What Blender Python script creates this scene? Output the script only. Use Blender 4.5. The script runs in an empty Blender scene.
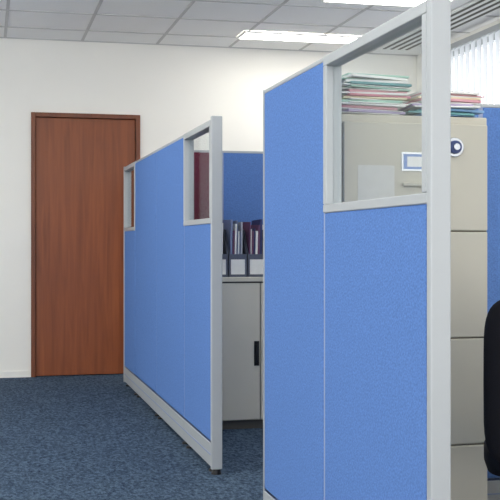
import bpy, math, random
from mathutils import Vector, Matrix
random.seed(4)
S=bpy.context.scene
S.view_settings.view_transform='Standard'
S.view_settings.look='None'
S.view_settings.exposure=0.36

# ---------------------------------------------------------------- materials
def lin(c):
    return tuple((v/255/12.92 if v/255<=0.04045 else ((v/255+0.055)/1.055)**2.4) for v in c)+(1,)
def base(name):
    m=bpy.data.materials.new(name); m.use_nodes=True
    nt=m.node_tree; b=nt.nodes['Principled BSDF']
    return m,nt,b
def emis(name,c,s):
    m,nt,b=base(name); b.inputs['Base Color'].default_value=lin(c)
    b.inputs['Emission Color'].default_value=lin(c); b.inputs['Emission Strength'].default_value=s
    return m
def mat(name,c,rough=0.6,metal=0.0,var=0.04,scale=30,bump=0.0,spec=0.3):
    m,nt,b=base(name); N=nt.nodes; L=nt.links
    tc=N.new('ShaderNodeTexCoord'); n=N.new('ShaderNodeTexNoise')
    n.inputs['Scale'].default_value=scale; n.inputs['Detail'].default_value=3
    L.new(tc.outputs['Object'],n.inputs['Vector'])
    r=N.new('ShaderNodeValToRGB'); c0=lin(c)
    r.color_ramp.elements[0].position=.3; r.color_ramp.elements[1].position=.7
    r.color_ramp.elements[0].color=tuple(v*(1-var) for v in c0[:3])+(1,)
    r.color_ramp.elements[1].color=tuple(min(1,v*(1+var)) for v in c0[:3])+(1,)
    L.new(n.outputs['Fac'],r.inputs['Fac']); L.new(r.outputs['Color'],b.inputs['Base Color'])
    b.inputs['Roughness'].default_value=rough; b.inputs['Metallic'].default_value=metal
    b.inputs['Specular IOR Level'].default_value=spec
    if bump:
        bp=N.new('ShaderNodeBump'); bp.inputs['Strength'].default_value=bump; bp.inputs['Distance'].default_value=.002
        L.new(n.outputs['Fac'],bp.inputs['Height']); L.new(bp.outputs['Normal'],b.inputs['Normal'])
    return m
M_wall=mat('wall_paint',(246,243,236),.8,var=.01,scale=3,bump=.03)
M_ceil=mat('ceiling_tile',(244,243,241),.9,var=.03,scale=120,bump=.15)
M_tbar=mat('tbar_paint',(200,198,196),.6,var=.01)
M_blue=mat('blue_fabric',(94,129,190),.95,var=.16,scale=170,bump=.5,spec=.1)
M_maroon=mat('maroon_fabric',(112,46,70),.95,var=.1,scale=170,bump=.5,spec=.1)
M_alu=mat('frame_aluminium',(176,180,183),.42,metal=.15,var=.01,scale=8,spec=.5)
M_join=mat('joint_strip',(150,162,192),.5,metal=.1,var=.01)
M_seam=mat('seam_dark',(96,112,150),.7)
M_beige=mat('cabinet_beige',(194,190,176),.45,var=.012,scale=6,spec=.4)
M_beige2=mat('cabinet_beige_gap',(120,114,100),.6)
M_grey=mat('cupboard_beige',(212,208,194),.5,var=.015,scale=6)
M_greyd=mat('cupboard_gap',(95,92,86),.6)
M_black=mat('black_plastic',(18,18,20),.45)
M_cfab=mat('chair_fabric',(20,20,24),.9,var=.25,scale=300,bump=.4)
M_white=mat('white_paper',(238,238,234),.8,var=.02)
M_chrome=mat('chrome',(200,204,210),.25,metal=.9,var=.01)
M_slot=mat('slot_dark',(104,102,94),.8)
M_desk=mat('desk_laminate',(190,186,176),.5)
M_lbl=mat('label_blue',(130,156,205),.5)

# carpet
M_carp,nt,b=base('carpet'); N=nt.nodes; L=nt.links
tc=N.new('ShaderNodeTexCoord')
n1=N.new('ShaderNodeTexNoise'); n1.inputs['Scale'].default_value=70; n1.inputs['Detail'].default_value=5; n1.inputs['Roughness'].default_value=.8
mp=N.new('ShaderNodeMapping'); mp.inputs['Scale'].default_value=(1,.5,1)
L.new(tc.outputs['Object'],mp.inputs['Vector']); L.new(mp.outputs['Vector'],n1.inputs['Vector'])
r=N.new('ShaderNodeValToRGB'); e=r.color_ramp.elements
e[0].position=.38; e[0].color=lin((27,44,66)); e[1].position=.64; e[1].color=lin((100,120,141))
L.new(n1.outputs['Fac'],r.inputs['Fac'])
n2=N.new('ShaderNodeTexNoise'); n2.inputs['Scale'].default_value=2.0; n2.inputs['Detail'].default_value=3
L.new(tc.outputs['Object'],n2.inputs['Vector'])
r2=N.new('ShaderNodeValToRGB'); r2.color_ramp.elements[0].color=(.78,.78,.78,1); r2.color_ramp.elements[1].color=(1.0,1.0,1.0,1)
L.new(n2.outputs['Fac'],r2.inputs['Fac'])
mx=N.new('ShaderNodeMix'); mx.data_type='RGBA'; mx.blend_type='MULTIPLY'; mx.inputs['Factor'].default_value=1
L.new(r.outputs['Color'],mx.inputs['A']); L.new(r2.outputs['Color'],mx.inputs['B']); L.new(mx.outputs['Result'],b.inputs['Base Color'])
b.inputs['Roughness'].default_value=.95; b.inputs['Specular IOR Level'].default_value=.1
bp=N.new('ShaderNodeBump'); bp.inputs['Strength'].default_value=.6; bp.inputs['Distance'].default_value=.004
L.new(n1.outputs['Fac'],bp.inputs['Height']); L.new(bp.outputs['Normal'],b.inputs['Normal'])

# wood
def wood(name,ca,cb):
    m,nt,b=base(name); N=nt.nodes; L=nt.links
    tc=N.new('ShaderNodeTexCoord'); mp=N.new('ShaderNodeMapping'); mp.inputs['Scale'].default_value=(26,26,1.6)
    L.new(tc.outputs['Object'],mp.inputs['Vector'])
    n=N.new('ShaderNodeTexNoise'); n.inputs['Scale'].default_value=1; n.inputs['Detail'].default_value=6; n.inputs['Distortion'].default_value=.6
    L.new(mp.outputs['Vector'],n.inputs['Vector'])
    r=N.new('ShaderNodeValToRGB'); r.color_ramp.elements[0].position=.3; r.color_ramp.elements[1].position=.72
    r.color_ramp.elements[0].color=lin(ca); r.color_ramp.elements[1].color=lin(cb)
    L.new(n.outputs['Fac'],r.inputs['Fac']); L.new(r.outputs['Color'],b.inputs['Base Color'])
    b.inputs['Roughness'].default_value=.42
    return m
M_wood=wood('door_wood',(122,60,26),(150,80,40))
M_woodd=wood('door_frame_wood',(100,50,26),(126,68,36))

# glass
M_glass=bpy.data.materials.new('glass'); M_glass.use_nodes=True
nt=M_glass.node_tree; N=nt.nodes; L=nt.links; N.clear()
o=N.new('ShaderNodeOutputMaterial'); t=N.new('ShaderNodeBsdfTransparent'); t.inputs['Color'].default_value=(.94,.96,.965,1)
g=N.new('ShaderNodeBsdfGlossy'); g.inputs['Roughness'].default_value=.03
x=N.new('ShaderNodeMixShader'); x.inputs[0].default_value=.09; L.new(t.outputs[0],x.inputs[1]); L.new(g.outputs[0],x.inputs[2]); L.new(x.outputs[0],o.inputs[0])

# blind slats - translucent
M_blind=bpy.data.materials.new('blind_fabric'); M_blind.use_nodes=True
nt=M_blind.node_tree; N=nt.nodes; L=nt.links; N.clear()
o=N.new('ShaderNodeOutputMaterial'); d=N.new('ShaderNodeBsdfDiffuse'); d.inputs['Color'].default_value=(.8,.82,.84,1)
t=N.new('ShaderNodeBsdfTranslucent'); t.inputs['Color'].default_value=(.70,.73,.79,1)
x=N.new('ShaderNodeMixShader'); x.inputs[0].default_value=.36
L.new(d.outputs[0],x.inputs[1]); L.new(t.outputs[0],x.inputs[2]); L.new(x.outputs[0],o.inputs[0])
M_light=emis('light_diffuser',(255,252,244),10)

# ---------------------------------------------------------------- helpers
C=bpy.context.collection
def empty(name,loc=(0,0,0)):
    e=bpy.data.objects.new(name,None); e.location=loc; e.empty_display_size=.1; C.objects.link(e); return e
def obj(name,verts,faces,m,parent=None,bevel=0,smooth=False,seg=2):
    me=bpy.data.meshes.new(name); me.from_pydata(verts,[],faces); me.update()
    ob=bpy.data.objects.new(name,me); C.objects.link(ob); me.materials.append(m)
    if bevel:
        md=ob.modifiers.new('b','BEVEL'); md.width=bevel; md.segments=seg; md.limit_method='ANGLE'
    if smooth:
        for p in me.polygons: p.use_smooth=True
    if parent: 
        ob.parent=parent
    return ob
def box(name,x0,x1,y0,y1,z0,z1,m,parent=None,bevel=0,rot=None,seg=2):
    cx,cy,cz=(x0+x1)/2,(y0+y1)/2,(z0+z1)/2; a,b_,c=(x1-x0)/2,(y1-y0)/2,(z1-z0)/2
    v=[(sx*a,sy*b_,sz*c) for sx in(-1,1) for sy in(-1,1) for sz in(-1,1)]
    F=[(0,1,3,2),(4,6,7,5),(0,4,5,1),(2,3,7,6),(0,2,6,4),(1,5,7,3)]
    ob=obj(name,v,F,m,parent,bevel,seg=seg); ob.location=(cx,cy,cz)
    if rot: ob.rotation_euler=rot
    return ob
def cyl(name,r0,r1,h,loc,m,parent=None,axis='Z',n=24,bevel=0,rot=None):
    v=[];F=[]
    for i in range(n):
        a=2*math.pi*i/n; v.append((r0*math.cos(a),r0*math.sin(a),-h/2))
    for i in range(n):
        a=2*math.pi*i/n; v.append((r1*math.cos(a),r1*math.sin(a),h/2))
    for i in range(n): F.append((i,(i+1)%n,n+(i+1)%n,n+i))
    F.append(tuple(range(n-1,-1,-1))); F.append(tuple(range(n,2*n)))
    ob=obj(name,v,F,m,parent,bevel); ob.location=loc
    if axis=='Y': ob.rotation_euler=(math.pi/2,0,0)
    if axis=='X': ob.rotation_euler=(0,math.pi/2,0)
    if rot: ob.rotation_euler=rot
    return ob

W=8.77; H=2.67; XL=-3.0; XR=3.6; YB=-3.0
# ---------------------------------------------------------------- shell
box('floor',XL-.1,XR+.1,YB,W+.1,-.1,0,M_carp)
box('ceiling',XL-.1,XR+.1,YB,W+.1,H,H+.1,M_ceil)
dx0,dx1,dh=.345,1.209,2.09
wf=empty('wall_far')
box('wall_far_left',XL,dx0,W,W+.1,0,H,M_wall,wf)
box('wall_far_right',dx1,XR,W,W+.1,0,H,M_wall,wf)
box('wall_far_head',dx0,dx1,W,W+.1,dh,H,M_wall,wf)
box('wall_far_corridor',dx0-.2,dx1+.2,W+.1,W+.12,0,dh+.2,M_wall,wf)
wcount=[0]
def sidewall(name,xa,xb,wy0,wy1,wz0,wz1,nb):
    wr=empty(name)
    box('sill',xa,xb,YB,W+.1,0,wz0,M_wall,wr)
    box('head',xa,xb,YB,W+.1,wz1,H,M_wall,wr)
    box('pier_a',xa,xb,YB,wy0,wz0,wz1,M_wall,wr)
    box('pier_b',xa,xb,wy1,W+.1,wz0,wz1,M_wall,wr)
    bw=(wy1-wy0)/nb; xm=(xa+xb)/2
    for i in range(nb):
        wcount[0]+=1
        w=empty(f'window_{wcount[0]}'); a=wy0+i*bw; b2=a+bw
        box('jamb_a',xm-.02,xm+.03,a,a+.04,wz0,wz1,M_alu,w); box('jamb_b',xm-.02,xm+.03,b2-.04,b2,wz0,wz1,M_alu,w)
        box('rail_bottom',xm-.02,xm+.03,a+.04,b2-.04,wz0,wz0+.05,M_alu,w); box('rail_top',xm-.02,xm+.03,a+.04,b2-.04,wz1-.05,wz1,M_alu,w)
        box('pane',xm,xm+.006,a+.04,b2-.04,wz0+.05,wz1-.05,M_glass,w)
wy0,wy1,wz0,wz1=-1.0,8.45,.9,2.6
sidewall('wall_right',XR,XR+.1,wy0,wy1,wz0,wz1,5)
sidewall('wall_left',XL-.1,XL,-2.6,7.6,.35,2.6,6)  # unseen side; its wide window openings are added to let fill light in
# vertical blinds
bl=empty('vertical_blinds')
box('headrail',XR-.075,XR-.025,wy0,wy1,wz1-.03,wz1+.01,M_alu,bl)
v=[];F=[]
y=wy0+.05
while y<wy1-.03:
    a=math.radians(9); dx=.060*math.sin(a); dy=.060*math.cos(a); xx=XR-.05
    s=len(v); v+=[(xx-dx,y-dy,wz0-.02),(xx+dx,y+dy,wz0-.02),(xx+dx,y+dy,wz1-.03),(xx-dx,y-dy,wz1-.03)]
    F.append((s,s+1,s+2,s+3)); y+=.1
obj('slats',v,F,M_blind,bl)
box('baseboard_far_a',XL,dx0-.001,W-.008,W,0,.05,M_wall); box('baseboard_far_b',dx1+.001,XR,W-.008,W,0,.05,M_wall)

# ceiling grid
cg=empty('ceiling_grid'); t=.011
xs=[.745+.6*k for k in range(-6,5)]; ys=[8.32-.6*k for k in range(0,18)]
for q in xs: box('tee_long',q-t,q+t,YB,W,H-.004,H+.001,M_tbar,cg)
for q in ys: box('tee_cross',XL,XR,q-t,q+t,H-.0045,H+.001,M_tbar,cg)
box('wall_angle',XL,XR,W-.022,W,H-.005,H,M_tbar,cg)
def fixture(x0,y0,x1,y1):
    e=empty('ceiling_light_panel')
    w=.02; z0=H-.018
    box('trim_a',x0,x1,y0,y0+w,z0,H-.006,M_white,e); box('trim_b',x0,x1,y1-w,y1,z0,H-.006,M_white,e)
    box('trim_c',x0,x0+w,y0+w,y1-w,z0,H-.006,M_white,e); box('trim_d',x1-w,x1,y0+w,y1-w,z0,H-.006,M_white,e)
    box('diffuser',x0+w,x1-w,y0+w,y1-w,z0+.003,H-.006,M_light,e)
fixture(1.9,8.03,3.0,8.31)
for yy in (6.62,5.02,3.22,1.42,-.38):
    fixture(2.15 if yy>6 else 1.955,yy,3.0,yy+.29)
for yy in (6.2,4.4,2.6,.8,-1.0):  # left fixture rows are out of view, added to light the room
    fixture(-.445,yy,.735,yy+.29); fixture(-2.6,yy,-1.5,yy+.29)
sd=empty('linear_slot_diffuser')
box('plate',3.14,3.42,1.0,8.5,H-.014,H-.006,M_white,sd)
for q in (3.17,3.235,3.30,3.365): box('slot',q,q+.022,1.05,8.45,H-.018,H-.0135,M_slot,sd)

# ---------------------------------------------------------------- door
d=empty('door_1')
fw=.035
box('jamb_left',dx0,dx0+fw,W-.02,W+.09,0,dh,M_woodd,d,.003)
box('jamb_right',dx1-fw,dx1,W-.02,W+.09,0,dh,M_woodd,d,.003)
box('head',dx0+fw,dx1-fw,W-.02,W+.09,dh-fw,dh,M_woodd,d,.003)
box('leaf',dx0+fw+.003,dx1-fw-.003,W+.006,W+.05,.006,dh-fw-.003,M_wood,d,.002)
box('door_stop',dx0+fw,dx0+fw+.02,W+.05,W+.07,0,dh-fw,M_woodd,d); box('door_stop',dx1-fw-.02,dx1-fw,W+.05,W+.07,0,dh-fw,M_woodd,d)
box('door_stop',dx0+fw+.02,dx1-fw-.02,W+.05,W+.07,dh-fw-.02,dh-fw,M_woodd,d)
cyl('knob_rose',.026,.026,.01,(dx1-.085,W+.001,1.0),M_chrome,d,'Y')
cyl('knob',.022,.026,.045,(dx1-.085,W-.024,1.0),M_chrome,d,'Y',bevel=.006)

# ---------------------------------------------------------------- partitions
PH=1.62; TH=.045; WB=1.144
def panel(par,along,p,a,b2,window=False,m=M_blue,h=PH):
    def bx(n,u0,u1,t0,t1,z0,z1,mm,bv=0):
        if along=='Y': return box(n,p+t0,p+t1,u0,u1,z0,z1,mm,par,bv)
        return box(n,u0,u1,p+t0,p+t1,z0,z1,mm,par,bv)
    g=.009
    bx('base_raceway',a,b2,0,TH,.03,.137,M_alu,.003)
    bx('base_line',a+.002,b2-.002,-.002,TH+.002,.083,.089,M_join)
    bx('base_groove',a,b2,.003,TH-.003,.137,.146,M_seam)
    bx('frame_core',a,b2,.003,TH-.003,.14,(WB if window else h-.012),M_join)
    top=(WB if window else h-.014)
    bx('fabric_pad',a+g,b2-g,.0,TH,.147,top,m,.004)
    if window:
        s=.03
        bx('window_rail_bottom',a,b2,-.003,TH+.003,WB,WB+.026,M_alu,.003)
        bx('window_rail_top',a,b2,-.003,TH+.003,h-.03,h,M_alu,.003)
        bx('window_stile_a',a,a+s,-.003,TH+.003,WB+.026,h-.03,M_alu,.003)
        bx('window_stile_b',b2-s,b2,-.003,TH+.003,WB+.026,h-.03,M_alu,.003)
        bx('glass_pane',a+s,b2-s,.019,.025,WB+.026,h-.03,M_glass)
    else:
        bx('top_cap',a,b2,.0,TH,h-.014,h,M_alu,.003)
    for u in (a+.06,b2-.06):
        q=(p+TH/2,u) if along=='Y' else (u,p+TH/2)
        cyl('leveller_foot',.022,.018,.010,(q[0],q[1],.005),M_black,par)
        cyl('leveller_stem',.006,.006,.022,(q[0],q[1],.020),M_chrome,par)
P=1.0
m1=empty('cubicle_partition')
panel(m1,'Y',P,7.505,8.10,True); panel(m1,'Y',P,6.55,7.505); panel(m1,'Y',P,5.59,6.55); panel(m1,'Y',P,4.885,5.59,True)
box('end_post',P-.003,P+TH+.003,4.86,4.885,.022,PH+.014,M_alu,m1,.004)
box('end_post_far',P-.003,P+TH+.003,8.10,8.125,.022,PH+.006,M_alu,m1,.004)
cyl('end_foot',.024,.018,.022,(P+TH/2,4.875,.011),M_black,m1)
m2=empty('cubicle_partition')
panel(m2,'Y',P,3.174,3.91); panel(m2,'Y',P,2.372,3.174,True)
box('end_post',P-.003,P+TH+.003,2.345,2.372,.022,PH+.006,M_alu,m2,.004)
box('end_post_far',P-.001,P+TH+.001,3.91,3.918,.022,PH,M_alu,m2)
CY=6.5
m3=empty('cubicle_partition')
panel(m3,'X',CY,P+TH+.004,1.40,m=M_maroon); panel(m3,'X',CY,1.40,2.3); panel(m3,'X',CY,2.3,3.2)
box('end_post',3.2,3.225,CY,CY+TH,.022,PH,M_alu,m3)
m4=empty('cubicle_partition'); C4=3.865
panel(m4,'X',C4,P+TH+.004,1.85,h=1.59); panel(m4,'X',C4,1.85,2.65,h=1.59); panel(m4,'X',C4,2.65,3.3,h=1.59)

# ---------------------------------------------------------------- storage cupboard
cb=empty('storage_cupboard')
cx0,cx1,cy0,cy1,ch=1.09,2.02,6.0,6.44,.862
box('plinth',cx0+.02,cx1-.02,cy0+.03,cy1-.01,0,.05,M_greyd,cb)
box('carcass',cx0,cx1,cy0+.016,cy1,.05,ch-.025,M_grey,cb,.003)
box('top',cx0-.005,cx1+.005,cy0-.006,cy1,ch-.025,ch,M_grey,cb,.004)
cm=1.535
box('top_gap',cx0+.02,cx1-.02,cy0+.010,cy0+.017,ch-.034,ch-.025,M_greyd,cb)
box('door_gap',cm-.02,cm+.02,cy0+.010,cy0+.0165,.055,ch-.034,M_greyd,cb)
box('door_panel_a',cx0+.033,cm-.024,cy0,cy0+.017,.055,ch-.034,M_grey,cb,.003)
box('door_stile_a',cm-.019,cm-.002,cy0-.003,cy0+.017,.055,ch-.034,M_grey,cb,.003)
box('door_panel_b',cm+.004,cx1-.033,cy0+.002,cy0+.017,.055,ch-.034,M_grey,cb,.003)
box('side_a',cx0,cx0+.03,cy0,cy0+.017,.05,ch-.025,M_grey,cb,.002); box('side_b',cx1-.03,cx1,cy0,cy0+.017,.05,ch-.025,M_grey,cb,.002)
# recessed-style handle on the leading stile of the left door
box('handle_plate',cm-.058,cm-.028,cy0-.004,cy0+.001,.36,.50,M_black,cb,.003)
box('handle',cm-.053,cm-.033,cy0-.014,cy0-.003,.38,.48,M_black,cb,.005)

# magazine holders with files
mh=empty('magazine_files')
cols=[mat('file_navy',(58,66,108),.6),M_white,mat('file_grey',(170,174,186),.6),mat('file_plum',(112,76,104),.6),M_white,mat('file_slate',(120,132,164),.6),M_white]
M_hold=mat('holder_grey',(92,98,114),.55)
hx=1.12
while hx<1.90:
    w=.105; y0,y1=6.05,6.30; z=ch
    for sx in (hx,hx+w-.004):
        vv=[(sx+o,yy,zz) for o in (0,.004) for (yy,zz) in ((y0,z),(y1,z),(y1,z+.29),(y0+.10,z+.27),(y0,z+.13))]
        obj('holder_side',vv,[(0,1,2,3,4),(9,8,7,6,5),(0,5,6,1),(1,6,7,2),(2,7,8,3),(3,8,9,4),(4,9,5,0)],M_hold,mh)
    box('holder_front',hx+.004,hx+w-.004,y0,y0+.004,z,z+.13,M_hold,mh); box('holder_back',hx+.004,hx+w-.004,y1-.004,y1,z,z+.29,M_hold,mh)
    box('holder_base',hx+.004,hx+w-.004,y0+.004,y1-.004,z,z+.004,M_hold,mh)
    box('holder_label',hx+.012,hx+w-.012,y0-.0015,y0,z+.015,z+.10,M_white,mh)
    q=hx+.010; tilt=random.uniform(.02,.10)
    while q<hx+w-.026:
        tt=random.choice([.004,.006,.009,.012]); hh=random.uniform(.25,.335)
        box('file',q,q+tt,y0+.008,y0+.225,z+.006,z+hh,random.choice(cols),mh,.0008,rot=(random.uniform(-.02,.02),tilt*.4,0))
        q+=tt+.003
    hx+=w+.006

# ---------------------------------------------------------------- filing cabinet
fc=empty('filing_cabinet')
fx0,fx1,fy0,fy1,fh=1.11,1.628,3.335,3.85,1.472
box('body',fx0,fx1,fy0+.02,fy1,.0,fh,M_beige,fc,.004)
box('recess',fx0+.006,fx1-.006,fy0+.012,fy0+.021,.03,fh-.03,M_beige2,fc)
zs=[.03,.386,.739,1.092,1.447]
for i in range(4):
    z0,z1=zs[i]+.002,zs[i+1]-.002
    box('drawer_front',fx0+.008,fx1-.008,fy0-.002,fy0+.016,z0,z1,M_beige,fc,.004)
    mx_=(fx0+fx1)/2; zl=z0+ .20
    fy=fy0-.002; a,b2,c,dd=mx_-.055,mx_+.065,zl-.006,zl+.055
    box('label_frame_t',a,b2,fy-.004,fy,dd-.006,dd,M_chrome,fc); box('label_frame_b',a,b2,fy-.004,fy,c,c+.006,M_chrome,fc)
    box('label_frame_l',a,a+.006,fy-.004,fy,c+.006,dd-.006,M_chrome,fc); box('label_frame_r',b2-.006,b2,fy-.004,fy,c+.006,dd-.006,M_chrome,fc)
    box('label_card',a+.006,b2-.006,fy-.002,fy,c+.006,dd-.006,M_white if i<3 else M_lbl,fc)
    if i==3: box('label_slip',a+.02,b2-.010,fy-.003,fy-.002,c+.014,dd-.014,M_white,fc)
    box('pull_handle',a,b2,fy-.02,fy,c-.05,c-.038,M_beige,fc,.004)
lx,lz=1.497,1.368
cyl('lock_ring',.034,.032,.012,(lx,fy0-.008,lz),M_chrome,fc,'Y',40,.002)
cyl('lock_dial',.023,.021,.012,(lx,fy0-.018,lz),mat('dial_blue',(62,76,120),.4),fc,'Y',40,.002)
cyl('lock_core',.012,.011,.014,(lx,fy0-.026,lz),M_chrome,fc,'Y',32,.001)
box('pale_rectangle',1.165,1.29,fy0-.0035,fy0-.002,1.17,1.305,mat('pale_grey',(208,208,204),.7),fc)  # flat pale grey rectangle on the top drawer front

st=empty('folder_stack')
def pm(n,c): return mat(n,c,.75,var=.02)
pc=[pm('folder_teal',(110,160,162)),pm('folder_mint',(166,204,188)),pm('folder_pink',(222,168,176)),M_white,M_white,pm('folder_cream',(232,222,190)),pm('folder_rose',(206,136,150)),pm('folder_sky',(140,176,214)),pm('folder_lilac',(186,174,206)),M_white]
def pile(x0,x1,y0,y1,z,n,order,ang):
    for i in range(n):
        tt=random.choice([.003,.005,.006,.008])
        j=random.uniform(-.016,.014); jy=random.uniform(-.015,.015)
        box('folder',x0+j,x1+j+random.uniform(-.02,.012),y0+jy,y1+jy,z,z+tt,order[i%len(order)],st,.0006,rot=(random.uniform(-.01,.0),ang*random.uniform(-.2,1.0),random.uniform(-.14,.14)),seg=1)
        z+=tt+.0010
    return z
z=pile(1.13,1.35,3.37,3.66,fh+.004,20,[pc[3],pc[8],pc[3],pc[2],pc[3],pc[3],pc[1],pc[3],pc[5],pc[6],pc[3],pc[2],pc[3],pc[1],pc[3],pc[0],pc[3],pc[1],pc[3],pc[1]],.035)
pile(1.39,1.61,3.37,3.66,fh+.004,13,[pc[7],pc[0],pc[0],pc[7],pc[3],pc[8],pc[3],pc[3],pc[2],pc[5],pc[3],pc[2],pc[3]],.04)

# ---------------------------------------------------------------- desk
dk=empty('office_desk')
box('desktop',1.90,3.2,3.22,3.85,.70,.725,M_desk,dk,.004)
for xx in (1.94,3.12): 
    box('leg_panel',xx,xx+.03,3.27,3.80,0,.70,M_desk,dk,.002)
box('modesty_panel',1.97,3.12,3.74,3.76,.3,.70,M_desk,dk)

# ---------------------------------------------------------------- office chair
ccx,ccy=1.652,2.90
oc=empty('office_chair',(ccx,ccy,0)); oc.rotation_euler=(0,0,math.radians(-26))
def cushion(name,w,dp,h,loc,rot=(0,0,0),curve=0,p=.5):
    v=[];F=[]; n=48
    rings=[(0.0,-.5),(.80,-.5),(.96,-.38),(1,-.1),(1,.12),(.95,.38),(.78,.5),(0,.5)]
    for s,zz in rings:
        for i in range(n):
            a=2*math.pi*i/n; ca,sa=math.cos(a),math.sin(a)
            X=math.copysign(abs(ca)**p,ca)*w/2*s; Y=math.copysign(abs(sa)**p,sa)*dp/2*s
            v.append((X,Y,zz*h+curve*(X/(w/2))**2))
    for r in range(len(rings)-1):
        for i in range(n): F.append((r*n+i,r*n+(i+1)%n,(r+1)*n+(i+1)%n,(r+1)*n+i))
    ob=obj(name,v,F,M_cfab,oc,smooth=True); ob.location=loc; ob.rotation_euler=rot; return ob
cushion('seat',.46,.46,.10,(0,.02,.43))
cushion('backrest',.46,.48,.06,(0,-.235,.67),(math.radians(86),0,0),curve=-.035,p=.36)
box('back_bar',-.03,.03,-.30,-.275,.36,.70,M_black,oc,.006)
box('back_bar_foot',-.03,.03,-.29,.0,.355,.38,M_black,oc,.005)
cyl('gas_column',.028,.024,.30,(0,0,.235),M_black,oc)
cyl('hub',.045,.035,.06,(0,0,.09),M_black,oc)
for i in range(5):
    a=2*math.pi*i/5+.3; ex,ey=.26*math.cos(a),.26*math.sin(a)
    o=box('base_arm',-.13,.13,-.02,.02,-.014,.014,M_black,oc,.008,rot=(0,.06,a)); o.location=(ex/2,ey/2,.082)
    cyl('caster',.026,.026,.04,(ex,ey,.026),M_black,oc,rot=(math.pi/2,0,a+.5),bevel=.004)
    cyl('caster_stem',.007,.007,.035,(ex,ey,.06),M_black,oc)

# ---------------------------------------------------------------- world & camera
w=bpy.data.worlds.new('world'); S.world=w; w.use_nodes=True
bg=w.node_tree.nodes['Background']; bg.inputs['Color'].default_value=(1,.985,.965,1); bg.inputs['Strength'].default_value=2.5
cam=bpy.data.cameras.new('camera'); co=bpy.data.objects.new('camera',cam); C.objects.link(co)
co.location=(0,0,1.05); th=math.atan(264/1090)
co.rotation_euler=(math.pi/2,0,-th)
cam.sensor_width=36; cam.lens=36*1090/500; cam.shift_y=-6/500; cam.clip_start=.05
S.camera=co
